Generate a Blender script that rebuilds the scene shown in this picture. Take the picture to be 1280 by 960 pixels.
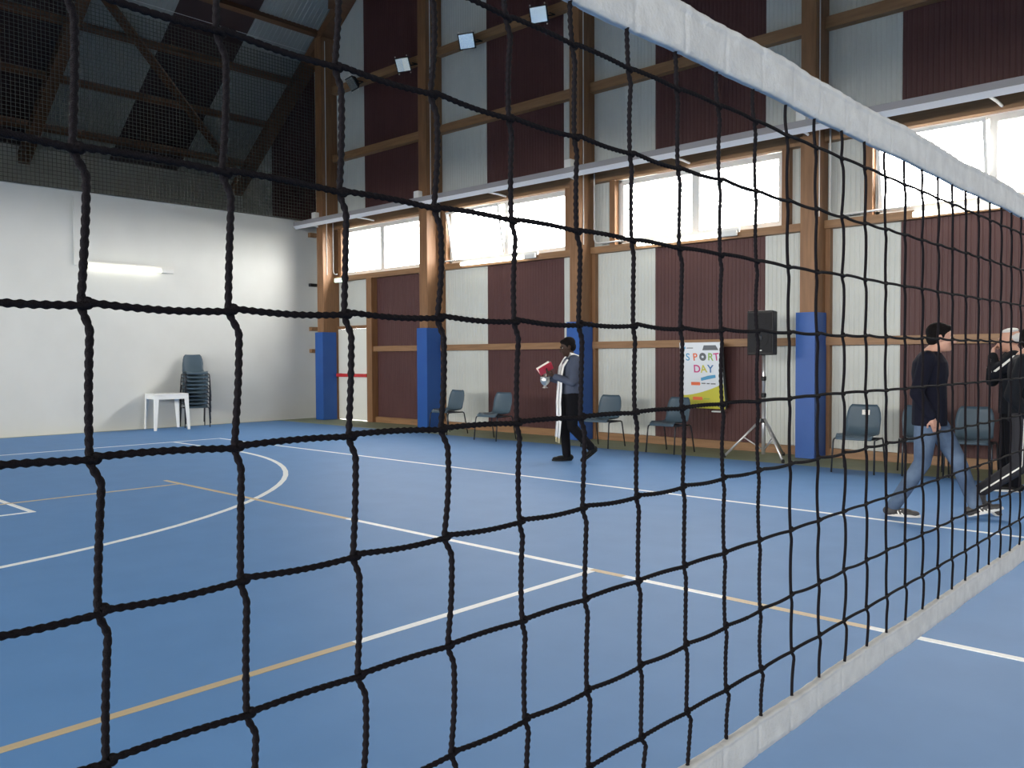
import bpy, bmesh, math, random
from mathutils import Vector, Matrix, Euler
random.seed(7)
PI = math.pi
for o in list(bpy.data.objects): bpy.data.objects.remove(o)
SC = bpy.context.scene
C = SC.collection

# ------------------------------------------------------------------ camera
cam = bpy.data.cameras.new('camera'); co = bpy.data.objects.new('camera', cam); C.objects.link(co)
F_PX = 1064.0; YAW, PIT, ROL = math.radians(43.0), math.radians(1.77), math.radians(-.27)
cam.sensor_width = 36.0; cam.lens = F_PX/1280*36.0; cam.clip_start = .02; cam.clip_end = 200
_F = Vector((-math.sin(YAW), math.cos(YAW), 0)); _R = Vector((math.cos(YAW), math.sin(YAW), 0)); _U = Vector((0, 0, 1))
F2 = _F*math.cos(PIT)-_U*math.sin(PIT); U2 = _U*math.cos(PIT)+_F*math.sin(PIT)
R3 = _R*math.cos(ROL)+U2*math.sin(ROL); U3 = U2*math.cos(ROL)-_R*math.sin(ROL)
M = Matrix((( R3.x, U3.x, -F2.x, 0), (R3.y, U3.y, -F2.y, 0), (R3.z, U3.z, -F2.z, 1.4), (0, 0, 0, 1)))
co.matrix_world = M
SC.camera = co

# ------------------------------------------------------------------ world, daylight, exposure
w = bpy.data.worlds.new('overcast_sky'); SC.world = w; w.use_nodes = True
bg = w.node_tree.nodes['Background']; bg.inputs[0].default_value = (1, .965, .90, 1); bg.inputs[1].default_value = 34.0
SC.view_settings.view_transform = 'Standard'; SC.view_settings.look = 'None'
SC.view_settings.exposure = 0.0; SC.view_settings.gamma = 1; SC.view_settings.use_curve_mapping = False

def portal(loc, rot, sx, sy):            # daylight sampling through a window opening
    l = bpy.data.lights.new('window_portal', 'AREA'); l.shape = 'RECTANGLE'; l.size = sx; l.size_y = sy
    l.cycles.is_portal = True
    o = bpy.data.objects.new('window_portal', l); C.objects.link(o); o.location = loc; o.rotation_euler = rot

# ------------------------------------------------------------------ helpers
def mat(name, col, rough=.6, metal=0, spec=.5, var=None, scale=6, stretch=None, bump=0, bscale=60, emit=None, estr=0, sheen=0):
    m = bpy.data.materials.new(name); m.use_nodes = True; nt = m.node_tree; b = nt.nodes['Principled BSDF']
    b.inputs['Base Color'].default_value = (*col, 1); b.inputs['Roughness'].default_value = rough
    b.inputs['Metallic'].default_value = metal; b.inputs['Specular IOR Level'].default_value = spec
    if sheen: b.inputs['Sheen Weight'].default_value = sheen
    if emit: b.inputs['Emission Color'].default_value = (*emit, 1); b.inputs['Emission Strength'].default_value = estr
    if var or bump:
        tc = nt.nodes.new('ShaderNodeTexCoord'); mp = nt.nodes.new('ShaderNodeMapping'); nt.links.new(tc.outputs['Object'], mp.inputs[0])
        if stretch: mp.inputs['Scale'].default_value = stretch
    if var:
        n = nt.nodes.new('ShaderNodeTexNoise'); n.inputs['Scale'].default_value = scale; n.inputs['Detail'].default_value = 5
        nt.links.new(mp.outputs[0], n.inputs['Vector'])
        r = nt.nodes.new('ShaderNodeValToRGB'); r.color_ramp.elements[0].position = .3; r.color_ramp.elements[1].position = .72
        r.color_ramp.elements[0].color = (*var, 1); r.color_ramp.elements[1].color = (*col, 1)
        nt.links.new(n.outputs['Fac'], r.inputs[0]); nt.links.new(r.outputs[0], b.inputs['Base Color'])
    if bump:
        n2 = nt.nodes.new('ShaderNodeTexNoise'); n2.inputs['Scale'].default_value = bscale; n2.inputs['Detail'].default_value = 4
        nt.links.new(mp.outputs[0], n2.inputs['Vector'])
        bp = nt.nodes.new('ShaderNodeBump'); bp.inputs['Strength'].default_value = bump; bp.inputs['Distance'].default_value = .01
        nt.links.new(n2.outputs['Fac'], bp.inputs['Height']); nt.links.new(bp.outputs[0], b.inputs['Normal'])
    return m

def glassmat():
    m = bpy.data.materials.new('window_glass'); m.use_nodes = True; nt = m.node_tree; nt.nodes.clear()
    out = nt.nodes.new('ShaderNodeOutputMaterial'); tr = nt.nodes.new('ShaderNodeBsdfTransparent'); gl = nt.nodes.new('ShaderNodeBsdfGlossy')
    gl.inputs['Roughness'].default_value = .02; mx = nt.nodes.new('ShaderNodeMixShader'); mx.inputs[0].default_value = .05
    nt.links.new(tr.outputs[0], mx.inputs[1]); nt.links.new(gl.outputs[0], mx.inputs[2]); nt.links.new(mx.outputs[0], out.inputs[0])
    return m

MT = dict(
    floor=mat('blue_sport_floor', (.104, .250, .515), .6, spec=.3, var=(.094, .232, .485), scale=3, bump=.05, bscale=400),
    green=mat('green_floor_border', (.30, .33, .21), .6, var=(.26, .29, .18), scale=4),
    line_white=mat('white_line_paint', (.8, .84, .85), .5), line_tan=mat('tan_line_paint', (.52, .42, .26), .5),
    white=mat('white_painted_wall', (.62, .635, .62), .75, var=(.575, .59, .575), scale=1.3),
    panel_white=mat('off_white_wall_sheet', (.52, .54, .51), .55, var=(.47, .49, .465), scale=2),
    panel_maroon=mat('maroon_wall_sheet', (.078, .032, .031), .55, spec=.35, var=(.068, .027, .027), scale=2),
    wood=mat('glulam_timber', (.25, .125, .055), .55, var=(.17, .082, .035), scale=4, stretch=(6, 6, .5)),
    woodh=mat('timber_rail', (.28, .155, .073), .55, var=(.20, .105, .047), scale=4, stretch=(.5, 6, 6)),
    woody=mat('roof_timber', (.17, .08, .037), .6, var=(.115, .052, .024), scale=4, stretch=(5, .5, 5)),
    pad=mat('blue_vinyl_pad', (.015, .085, .32), .45, spec=.4, var=(.013, .072, .29), scale=3),
    frame=mat('white_window_frame', (.72, .72, .70), .4), glass=glassmat(),
    rail=mat('white_metal_rail', (.78, .79, .82), .3, spec=.6), conduit=mat('grey_white_conduit', (.62, .62, .6), .45),
    tube=mat('lit_fluorescent_tube', (1, 1, .9), .5, emit=(1, .96, .78), estr=3.6), fitting=mat('lamp_fitting', (.62, .63, .62), .4),
    exit=mat('lit_exit_sign', (.7, .9, .7), .5, emit=(.75, 1, .75), estr=1.6),
    cord=mat('black_net_cord', (.007, .006, .008), .85, spec=.1, bump=.4, bscale=900),
    tape=mat('white_net_tape', (.58, .59, .585), .8, var=(.47, .48, .485), scale=26, bump=.25, bscale=120),
    netting=mat('grey_ball_stop_netting', (.10, .10, .085), .8),
    steel=mat('dark_steel_tube', (.03, .035, .045), .35, metal=.4), black=mat('black_plastic', (.012, .012, .013), .5, spec=.3, bump=.1, bscale=300),
    grille=mat('speaker_grille', (.022, .022, .024), .6, spec=.2, metal=.2, bump=.4, bscale=500),
    chrome=mat('silver_stand_tube', (.62, .62, .63), .3, metal=.7), silver=mat('silver_metal', (.7, .68, .62), .28, metal=.9),
    chair=mat('blue_grey_plastic', (.060, .096, .130), .45, spec=.4, var=(.054, .087, .118), scale=5),
    plastic=mat('white_plastic', (.78, .80, .80), .4), door=mat('white_door', (.72, .73, .68), .45), red=mat('red_enamel', (.5, .03, .03), .4),
    reflector=mat('lamp_reflector', (.75, .8, .78), .22, metal=.8), book=mat('red_book_cover', (.5, .03, .06), .5), paper=mat('paper', (.8, .78, .72), .7),
    yellow=mat('poster_yellow_green', (.55, .52, .06), .5), magenta=mat('letter_magenta', (.55, .04, .20), .5), orange=mat('letter_orange', (.75, .16, .06), .5),
    lgreen=mat('letter_green', (.28, .45, .08), .5), lblue=mat('letter_blue', (.05, .16, .36), .5), lgrey=mat('letter_grey', (.12, .13, .14), .5), lteal=mat('banner_blue', (.08, .30, .50), .5),
    roof_white_shaded=mat('shaded_white_roof_sheet', (.34, .355, .33), .6, var=(.30, .31, .29), scale=2), roof_maroon_shaded=mat('shaded_maroon_roof_sheet', (.045, .022, .020), .6, var=(.038, .018, .017), scale=2),  # roof sheets: wall tones darkened, the dimness up there put into the colour
    web=mat('grey_rail_web', (.30, .29, .30), .45), poster=mat('poster_white', (.70, .74, .78), .45),
)

def obj(name, bm, m, parent=None, smooth=False, bev=0):
    me = bpy.data.meshes.new(name)
    if isinstance(bm, bmesh.types.BMesh):
        bmesh.ops.recalc_face_normals(bm, faces=bm.faces[:])
        bm.to_mesh(me); bm.free()
    else:
        me.from_pydata(bm[0], [], bm[1]); me.update()
    if smooth: me.polygons.foreach_set('use_smooth', [True]*len(me.polygons))
    me.materials.append(MT[m] if isinstance(m, str) else m)
    o = bpy.data.objects.new(name, me); C.objects.link(o); o.parent = parent
    if bev:
        b = o.modifiers.new('bevel', 'BEVEL'); b.width = bev; b.segments = 2; b.limit_method = 'ANGLE'
    return o
def tag(o, label=None, cat=None, group=None, kind=None):
    if label: o['label'] = label
    if cat: o['category'] = cat
    if group: o['group'] = group
    if kind: o['kind'] = kind
    return o
def thing(name, label, cat, loc=(0, 0, 0), rz=0, group=None):
    o = bpy.data.objects.new(name, None); C.objects.link(o); o.location = loc; o.rotation_euler = (0, 0, rz); o.empty_display_size = .1
    return tag(o, label, cat, group)
def structure(name, loc=(0, 0, 0)):
    o = bpy.data.objects.new(name, None); C.objects.link(o); o.location = loc; o['kind'] = 'structure'; return o
def BM(): return bmesh.new()
def box(bm, a, b, mtx=None):
    vs = [bm.verts.new((x, y, z)) for x in (a[0], b[0]) for y in (a[1], b[1]) for z in (a[2], b[2])]
    for f in ((0, 1, 3, 2), (4, 6, 7, 5), (0, 4, 5, 1), (2, 3, 7, 6), (0, 2, 6, 4), (1, 5, 7, 3)): bm.faces.new([vs[i] for i in f])
    if mtx: bmesh.ops.transform(bm, matrix=mtx, verts=vs)
    return bm
def bx(a, b): return box(BM(), a, b)
def beam(bm, p, q, wv, hv):               # square bar from p to q; wv, hv half-extent vectors
    p, q, wv, hv = map(Vector, (p, q, wv, hv))
    vs = [bm.verts.new(c+s*wv+t*hv) for c in (p, q) for s, t in ((-1, -1), (1, -1), (1, 1), (-1, 1))]
    for f in ((3, 2, 1, 0), (4, 5, 6, 7), (0, 1, 5, 4), (1, 2, 6, 5), (2, 3, 7, 6), (3, 0, 4, 7)): bm.faces.new([vs[i] for i in f])
    return bm
def tube(bm, pts, r, n=8, cap=True):
    pts = [Vector(p) for p in pts]; rr = r if isinstance(r, (list, tuple)) else [r]*len(pts); rings = []
    t0 = (pts[1]-pts[0]).normalized(); u = t0.orthogonal().normalized()
    for i, p in enumerate(pts):
        t = (pts[min(i+1, len(pts)-1)]-pts[max(i-1, 0)])
        t = t.normalized() if t.length > 1e-9 else t0
        u = (u-t*u.dot(t)).normalized(); v = t.cross(u)
        rings.append([bm.verts.new(p+(u*math.cos(2*PI*k/n)+v*math.sin(2*PI*k/n))*rr[i]) for k in range(n)])
    for a, b in zip(rings, rings[1:]):
        for k in range(n): bm.faces.new((a[k], a[(k+1) % n], b[(k+1) % n], b[k]))
    if cap: bm.faces.new(rings[0][::-1]); bm.faces.new(rings[-1])
    return bm
def lathe(bm, prof, n=20, ctr=(0, 0, 0)):
    rings = []
    for r, z in prof: rings.append([bm.verts.new((ctr[0]+r*math.cos(2*PI*k/n), ctr[1]+r*math.sin(2*PI*k/n), ctr[2]+z)) for k in range(n)])
    for a, b in zip(rings, rings[1:]):
        for k in range(n): bm.faces.new((a[k], a[(k+1) % n], b[(k+1) % n], b[k]))
    bm.faces.new(rings[0][::-1]); bm.faces.new(rings[-1]); return bm
def ell(bm, c, r, rot=None, n=16):
    m = Matrix.Translation(c) @ (rot.to_matrix().to_4x4() if rot else Matrix()) @ Matrix.Diagonal((*r, 1))
    bmesh.ops.create_uvsphere(bm, u_segments=n, v_segments=n//2+2, radius=1, matrix=m); return bm
def cap(bm, p, q, r0, r1, n=14):         # tapered capsule with round ends
    p, q = Vector(p), Vector(q); d = q-p; L = d.length; t = d/L
    pts, rr = [], []
    for k in range(5): a = -PI/2+PI/2*k/4; pts.append(p+t*r0*math.sin(a)*.999); rr.append(max(r0*math.cos(a), .0005))
    for k in range(1, 4): f = k/4; pts.append(p+d*f); rr.append(r0+(r1-r0)*f)
    for k in range(5): a = PI/2*k/4; pts.append(q+t*r1*math.sin(a)*.999); rr.append(max(r1*math.cos(a), .0005))
    return tube(bm, pts, rr, n)
def limb(bm, pts, rs):
    for i in range(len(pts)-1): cap(bm, pts[i], pts[i+1], rs[i], rs[i+1])
    return bm
def copytree(o, parent=None):
    c = o.copy(); C.objects.link(c); c.parent = parent
    for ch in list(o.children): copytree(ch, c)
    return c

# ================================================================== SETTING
YW = 11.7; XL = -17.2; XE = -20.6; XR = 19.4; YF = -10.5
def roof(x):
    xx = -0.6-abs(x+.6)
    return 6.28+.727*(xx+20.31) if xx < -10 else 6.28+.727*10.31+.15*(xx+10)

# ---- floor with its painted lines
fl = obj('floor', bx((XE, YF, -.1), (XR, YW, -.004)), 'green'); fl['kind'] = 'structure'
obj('court_surface', bx((-17.03, -9.6, -.004), (17, 10.5, 0)), 'floor', fl)
def line(p, q, m='line_white', wd=.05, z=.0022):
    p, q = Vector((*p, 0)), Vector((*q, 0)); t = (q-p).normalized(); n = Vector((-t.y, t.x, 0))*wd/2
    obj('court_line', beam(BM(), p+Vector((0, 0, z/2)), q+Vector((0, 0, z/2)), n, (0, 0, z/2)), m, fl)
line((-14, 7.44), (12.8, 7.44)); line((-14, -6.0), (-14, 7.465))
def arc(c, r, a0, a1, wd=.06, n=48):
    bm = BM(); pr = None
    for k in range(n+1):
        a = math.radians(a0+(a1-a0)*k/n); ca, sa = math.cos(a), math.sin(a)
        cur = [bm.verts.new((c[0]+(r+s)*ca, c[1]+(r+s)*sa, z)) for s, z in ((-wd/2, .0), (wd/2, .0), (wd/2, .0021), (-wd/2, .0021))]
        if pr:
            for i in range(4): bm.faces.new((pr[i], pr[(i+1) % 4], cur[(i+1) % 4], cur[i]))
        else: bm.faces.new(cur)
        pr = cur
    bm.faces.new(pr[::-1]); obj('court_line', bm, 'line_white', fl)
arc((-12.25, .66), 5.94, -90, 90); line((-14, 6.6), (-12.25, 6.6)); line((-14, -5.28), (-12.25, -5.28))
line((-14, 2.69), (-8.535, 2.69)); line((-8.56, 2.665), (-8.56, -1.35)); line((-14, -1.37), (-8.535, -1.37))
# volleyball court: tan paint with whiter touched-up stretches
for a, b, m in ((-9.62, -6.1, 'line_tan'), (-6.1, -3.42, 'line_white'), (-3.42, -3.16, 'line_tan'), (-3.16, -2.9, 'line_white'), (-2.9, -2.45, 'line_white'), (-2.45, -1.62, 'line_tan'), (-1.62, 8.4, 'line_white')):
    line((a, 4.43), (b, 4.43), m, z=.0026)
line((-9.23, -4.4), (-9.23, 4.405), 'line_tan', z=.0024)
line((-3.4, -4.4), (-3.4, 2.5), 'line_tan', z=.0024); line((-3.4, 2.5), (-3.4, 4.405), 'line_white', z=.0024)
line((-9.25, -4.43), (8.4, -4.43), 'line_tan', z=.0026)

gr = obj('ground', bx((-120, -110, -.4), (120, 120, -.2)), mat('outdoor_ground', (.07, .07, .06), .95)); gr['kind'] = 'structure'
# ---- white partition wall at the far (left) end
wl = obj('wall_left', bx((XL-.12, YF, -.05), (XL, YW, 4.6)), 'white'); wl['kind'] = 'structure'
obj('coping', bx((XL-.14, YF, 4.6), (XL+.02, YW, 4.64)), 'white', wl)
obj('conduit', bx((XL, 6.22, 3.2), (XL+.04, 6.36, 4.52)), 'white', wl)
# ---- gable end behind it, front and right walls
we = structure('wall_end')
y = YF
k = 0
while y < YW-.01:
    y1 = min(y+1.65, YW); obj('wall_panel', bx((XE-.1, y, -.05), (XE, y1, roof(XE)+.1)), 'panel_white', we); y = y1
we2 = obj('wall_right', bx((XR, YF, -.05), (XR+.1, YW, roof(XR)+.1)), 'panel_white'); we2['kind'] = 'structure'

def rib_panel(x0, x1, z0, z1, y, m, parent, sgn=1, pitch=.066, dep=.006):
    """sheet of fine vertical ribs; the top follows the roof when z1 is None"""
    xs = [(x0, 0)]; x = x0
    while x < x1-pitch*.6:
        xs += [(x+pitch*.62, 0), (x+pitch*.70, dep), (x+pitch*.92, dep), (x+pitch, 0)]; x += pitch
    xs = [p for p in xs if p[0] < x1]+[(x1, 0)]
    V, Fc = [], []
    for xx, d in xs:
        zt = z1 if z1 is not None else roof(xx)
        V += [(xx, y+sgn*d, z0), (xx, y+sgn*d, zt), (xx, y+sgn*.06, z0), (xx, y+sgn*.06, zt)]
    n = len(xs)
    for i in range(n-1):
        a, b = 4*i, 4*(i+1)
        Fc += [(a, b, b+1, a+1), (a+2, a+3, b+3, b+2), (a+1, b+1, b+3, a+3), (a, a+2, b+2, b)]
    Fc += [(0, 1, 3, 2), (4*n-4, 4*n-2, 4*n-1, 4*n-3)]
    return obj('wall_panel', (V, Fc), m, parent)

WIN = [(-16.08, -13.42, 0), (-12.56, -9.55, 1), (-8.42, -5.55, 0), (-4.22, -1.5, 1), (-.2, 2.7, 0), (3.8, 6.8, 0), (7.9, 10.8, 0), (12, 14.9, 0)]
COL = [(-16.6, -16.36), (-13.04, -12.8), (-9.16, -8.95), (-5.1, -4.89), (-1.1, -.9), (3.1, 3.3), (7.2, 7.4), (11.3, 11.5), (15.4, 15.6)]
ZS, ZH = 3.25, 4.36
wb = structure('wall_back')
stripes = []
b = -20.96-.1; k = 0
while b < XR:
    a, e = max(b, XE), min(b+1.905, XR)
    # first boundary white->maroon at -19.16; boundaries every 1.905 m
    if e > a: stripes.append((a, e, 'panel_white' if k % 2 == 0 else 'panel_maroon'))
    b += 1.905; k += 1
DOOR = (-16.4, -15.14)
for a, e, m in stripes:
    segs = [(a, e)]
    if a < DOOR[1] and e > DOOR[0]:       # door opening and the plain sheet over it
        if a < DOOR[0]: rib_panel(a, DOOR[0], -.02, ZS, YW, m, wb)
        if e > DOOR[1]: rib_panel(DOOR[1], e, -.02, ZS, YW, m, wb)
    else: rib_panel(a, e, -.02, ZS, YW, m, wb)
    rib_panel(a, e, ZH, None, YW, m, wb)
    cuts = [a, e]
    cur = a
    for w0, w1, _ in WIN:
        if w1 <= cur or w0 >= e: continue
        if w0 > cur: rib_panel(cur, w0, ZS, ZH, YW, m, wb)
        cur = min(max(cur, w1), e)
    if cur < e: rib_panel(cur, e, ZS, ZH, YW, m, wb)
obj('door_surround', bx((DOOR[0], YW+.01, 2.12), (DOOR[1], YW+.06, ZS)), 'panel_white', wb)
# timber framing of the wall between the columns
edges = [(XL, COL[0][0])]+[(COL[i][1], COL[i+1][0]) for i in range(len(COL)-1)]
for i, (a, e) in enumerate(edges):
    if i == 0:
        obj('timber_rail', bx((XL+.02, 11.5, 4.27), (a+.75, 11.69, 4.39)), 'woodh', wb) if False else None
        for z, s in ((4.3, .1), (3.13, .07), (2.1, .09), (1.58, .09)):
            obj('timber_block', bx((XL+.001, 11.44, z-s/2), (XL+.1, 11.62, z+s/2)), 'woodh' if z != 3.13 else 'black', wl)
        continue
    w0, w1, _ = WIN[i-1]
    aa = DOOR[1]+.18 if i == 1 else a
    obj('timber_rail', bx((aa, YW-.12, 1.55), (e, YW-.001, 1.665)), 'woodh', wb)
    obj('bottom_plank', bx((aa, YW-.07, -.003), (e, YW-.001, .12)), 'woodh', wb)
    obj('sill_beam', bx((a, YW-.13, 3.16), (e, YW-.001, 3.27)), 'woodh', wb)
    obj('header_beam', bx((a, YW-.13, 4.35), (e, YW-.001, 4.56)), 'woodh', wb)
    obj('window_stud', bx((w0-.14, YW-.11, 3.27), (w0-.03, YW+.02, 4.35)), 'wood', wb)
    if e-w1 > .12: obj('window_stud', bx((w1+.03, YW-.11, 3.27), (min(w1+.14, e), YW+.02, 4.35)), 'wood', wb)
    for z in (5.88, 7.42, 8.95, 10.5):
        if roof((a+e)/2) > z+.5 and roof(a) > z+.3:
            obj('timber_rail', bx((a, YW-.14, z), (e, YW-.001, z+.16)), 'woodh', wb)
for x0, x1 in ((DOOR[1]+.005, DOOR[1]+.19),): obj('door_post', bx((x0, YW-.16, 0), (x1, YW-.001, 3.16)), 'wood', wb)
for c0, c1 in COL[1:]: obj('wall_stud', bx((c1, YW-.09, 0), (c1+.07, YW-.001, 3.16)), 'wood', wb)
obj('wall_stud', bx((COL[0][1], YW-.09, 0), (DOOR[0], YW-.001, 3.16)), 'wood', wb)

# ---- windows
for i, (w0, w1, opn) in enumerate(WIN):
    wn = structure('window_%d' % (i+1), (0, 0, 0))
    z0, z1 = 3.275, 4.345
    for a, b_ in (((w0-.02, YW+.0, z0), (w1+.02, YW+.07, z0+.045)), ((w0-.02, YW+.0, z1-.045), (w1+.02, YW+.07, z1)), ((w0-.02, YW+.0, z0), (w0+.03, YW+.07, z1)), ((w1-.03, YW+.0, z0), (w1+.02, YW+.07, z1))):
        obj('window_frame', bx(a, b_), 'frame', wn)
    mid = (w0+w1)/2; obj('window_frame', bx((mid-.025, YW, z0+.045), (mid+.025, YW+.07, z1-.045)), 'frame', wn)
    for j, (a, b_) in enumerate(((w0+.03, mid-.025), (mid+.025, w1-.03))):
        sh = bpy.data.objects.new('sash', None); C.objects.link(sh); sh.parent = wn; sh.location = (a, YW+.02, z0+.045)
        W, H = b_-a, z1-z0-.09; t = .04
        bm = BM(); box(bm, (0, -.02, 0), (W, .03, t)); box(bm, (0, -.02, H-t), (W, .03, H)); box(bm, (0, -.02, t), (t, .03, H-t)); box(bm, (W-t, -.02, t), (W, .03, H-t))
        obj('sash_frame', bm, 'frame', sh); obj('pane', bx((t, .002, t), (W-t, .008, H-t)), 'glass', sh)
        if opn and j == 0: sh.rotation_euler = (math.radians(11), 0, 0)
    portal(((w0+w1)/2, YW+.15, (z0+z1)/2), (math.radians(-90), 0, 0), w1-w0, z1-z0)

# ---- front wall (behind the photographer's left), with an unseen window band added to give fill daylight
wf = structure('wall_front')
for a, e, m in stripes:
    obj('wall_panel', bx((a, YF-.06, -.02), (e, YF, 2.3)), m, wf)
    V = [(a, YF-.06, 4.4), (e, YF-.06, 4.4), (e, YF-.06, roof(e)), (a, YF-.06, roof(a)), (a, YF, 4.4), (e, YF, 4.4), (e, YF, roof(e)), (a, YF, roof(a))]
    if a < -.6 < e: V[2] = (e, YF-.06, roof(-.6)); V[3] = (a, YF-.06, roof(-.6)); V[6] = (e, YF, roof(-.6)); V[7] = (a, YF, roof(-.6))
    obj('wall_panel', (V, [(0, 3, 2, 1), (4, 5, 6, 7), (0, 1, 5, 4), (2, 3, 7, 6), (0, 4, 7, 3), (1, 2, 6, 5)]), m, wf)
obj('wall_pier', bx((XE, YF-.06, 2.3), (-17, YF, 4.4)), 'panel_white', wf)
obj('wall_pier', bx((15.4, YF-.06, 2.3), (XR, YF, 4.4)), 'panel_white', wf)
for i in range(8):
    a = -17+i*4.05; e = a+3.75
    obj('wall_pier', bx((e, YF-.06, 2.3), (e+.3, YF, 4.4)), 'wood', wf)
    wn = structure('window_%d' % (i+20))
    for p, q in (((a, YF-.05, 2.3), (e, YF, 2.36)), ((a, YF-.05, 4.34), (e, YF, 4.4)), ((a, YF-.05, 2.36), (a+.05, YF, 4.34)), ((e-.05, YF-.05, 2.36), (e, YF, 4.34)), (((a+e)/2-.03, YF-.05, 2.36), ((a+e)/2+.03, YF, 4.34))):
        obj('window_frame', bx(p, q), 'frame', wn)
    obj('pane', bx((a+.05, YF-.03, 2.36), (e-.05, YF-.024, 4.34)), 'glass', wn)
    portal(((a+e)/2, YF-.15, 3.35), (math.radians(90), 0, 0), e-a, 2.0)

# ---- roof: sheets between rafters, purlins under them
cl = structure('ceiling')
prof = [XE-.1, -19.5, -18.4, -17.3, -16.2, -15.1, -14, -12, -10, -.6, 8.8, 12, XR+.1]
yb = 8.275-1.65*12; k = 0
while yb < YW:
    y0, y1 = max(yb, YF-.1), min(yb+1.65, YW+.1)
    if y1 > y0:
        V, Fc = [], []
        for xx in prof:
            n_ = 0
            for yy in (y0, y1): V += [(xx, yy, roof(xx)), (xx, yy, roof(xx)+.08)]
        for i in range(len(prof)-1):
            a, b_ = 4*i, 4*i+4
            Fc += [(a, b_, b_+2, a+2), (a+1, a+3, b_+3, b_+1), (a, a+1, b_+1, b_), (a+2, b_+2, b_+3, a+3)]
        Fc += [(0, 2, 3, 1), (4*len(prof)-4, 4*len(prof)-3, 4*len(prof)-1, 4*len(prof)-2)]
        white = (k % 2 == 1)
        obj('roof_panel', (V, Fc), 'roof_white_shaded' if white else 'roof_maroon_shaded', cl)
        if white and y0 > 0:                 # rib crests of the sheets in view
            bm = BM(); yy = y0+.05
            while yy < y1-.03:
                for xa, xb in ((XE, -13.5),):
                    beam(bm, (xa, yy, roof(xa)-.008), (xb, yy, roof(xb)-.008), (0, .016, 0), (0, 0, .01))
                yy += .11
            s = obj('sheet_rib', bm, 'roof_white_shaded', cl); s['kind'] = 'stuff'
    yb += 1.65; k += 1
for xx in (-20.0, -18.92, -17.82, -16.68, -15.55, -14.4, -13.2, -12.0, -10.6, -8, -5, -2, 1, 4, 7, 10, 12, 14, 16, 18):
    obj('purlin', beam(BM(), (xx, YF, roof(xx)-.09), (xx, YW-.02, roof(xx)-.09), (.04, 0, .03), (-.045, 0, .07)), 'woody', cl)
for yy in (-9, -3.9, 1.3, 6.46, 11.52):
    hw = .12 if yy < 11 else .16
    for a, b_ in ((XE, -10), (-10, -.6), (-.6, 8.8), (8.8, XR)):
        obj('rafter', beam(BM(), (a, yy, roof(a)-.26), (b_, yy, roof(b_)-.26), (0, hw, 0), (0, 0, .12)), 'woody', cl)
obj('wind_brace', beam(BM(), (-20.2, 11.3, roof(-20.2)-.18), (-16.4, 5.6+.2, roof(-16.4)-.18), (.05, .08, 0), (0, 0, .03)), 'woody', cl)
obj('wind_brace', beam(BM(), (-16.0, 11.35, roof(-16.0)-.2), (-14.2, 10.2, roof(-14.2)-.2), (.07, .07, 0), (0, 0, .03)), 'woody', cl)
obj('tie_wire', tube(BM(), [(-17.1, 6.6, roof(-17.1)-.1), (-17.1, 11.4, roof(-17.1)-.1)], .006, 5), 'conduit', cl)

# ---- grey ball-stop netting hung above the partition wall
bm = BM(); xn = XL+.08; yy = -6.0
while yy < 11.62:
    zt = roof(xn)-.35
    beam(bm, (xn, yy, 4.6), (xn, yy, zt), (.0045, 0, 0), (0, .0045, 0)); yy += .075
zz = 4.62
while zz < roof(xn)-.35:
    beam(bm, (xn, -6, zz), (xn, 11.62, zz), (.0045, 0, 0), (0, 0, .0045)); zz += .075
bn = tag(thing('ball_stop_netting', 'fine grey ball-stop netting hung above the white end wall', 'netting', (0, 0, 0)))
s = obj('netting_mesh', bm, 'netting', bn); s['kind'] = 'stuff'
obj('hem_rope', tube(BM(), [(xn, -6, 4.61), (xn, 11.62, 4.61)], .012, 6), 'netting', bn)

# ================================================================== COLUMNS, RAIL, LAMPS
padl = ['at the corner by the white door', 'between the white door and the first grey chairs', 'behind the man with the red book', 'right of the black loudspeaker']
for i, (c0, c1) in enumerate(COL[:5]):
    xm = (c0+c1)/2
    lab = 'tall glulam timber column wrapped in blue padding, '+(padl[i] if i < 4 else 'beyond the right edge')
    t = thing('timber_column', lab, 'column', (xm, 11.47, 0), 0, 'timber columns along the panelled wall')
    hw = (c1-c0)/2
    obj('column_shaft', bx((-hw, -.20, 0), (hw, .228, roof(xm)-.4)), 'wood', t, bev=.006)
    pd = BM(); box(pd, (-hw-.03, -.25, .004), (hw+.03, -.205, 2.0)); box(pd, (hw+.002, -.205, .004), (hw+.03, .12, 2.0)); box(pd, (-hw-.03, -.205, .004), (-hw-.002, .12, 2.0))
    obj('protective_pad', pd, 'pad', t)
    obj('wire_conduit', tube(BM(), [(hw+.012, -.1, 3.3 if i != 1 else 4.5), (hw+.012, -.1, roof(xm)-.5)], .009, 6), 'conduit', t)
    if i != 4:
        obj('junction_box', bx((-hw-.02, -.32, 4.52), (-hw+.12, -.201, 4.72)), 'plastic', t, bev=.01)
# curtain rail in front of the columns with its brackets
rl = thing('curtain_rail', 'long white metal rail running across the columns above the windows', 'rail', (0, 11.02, 4.45))
bm = BM(); beam(bm, (-17.15, 0, .05), (12, 0, .05), (0, .006, 0), (0, 0, .045)); obj('web', bm, 'web', rl)
bm = BM(); beam(bm, (-17.15, .028, -.028), (12, .028, -.028), (0, .034, -.032), (0, -.003, -.003)); obj('lower_flange', bm, 'rail', rl)
for xb in (-16.5, -14.9, -12.92, -10.95, -9.05, -7.05, -5.0, -2.75, -1.0):
    colx = any(c0-.1 < xb < c1+.1 for c0, c1 in COL)
    yend = .2 if colx else .58
    obj('bracket', tube(BM(), [(xb, .02, .0), (xb, .1, -.035), (xb+.02, yend*.6, -.04), (xb+.03, yend, -.06)], .018, 6), 'rail', rl)

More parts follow.
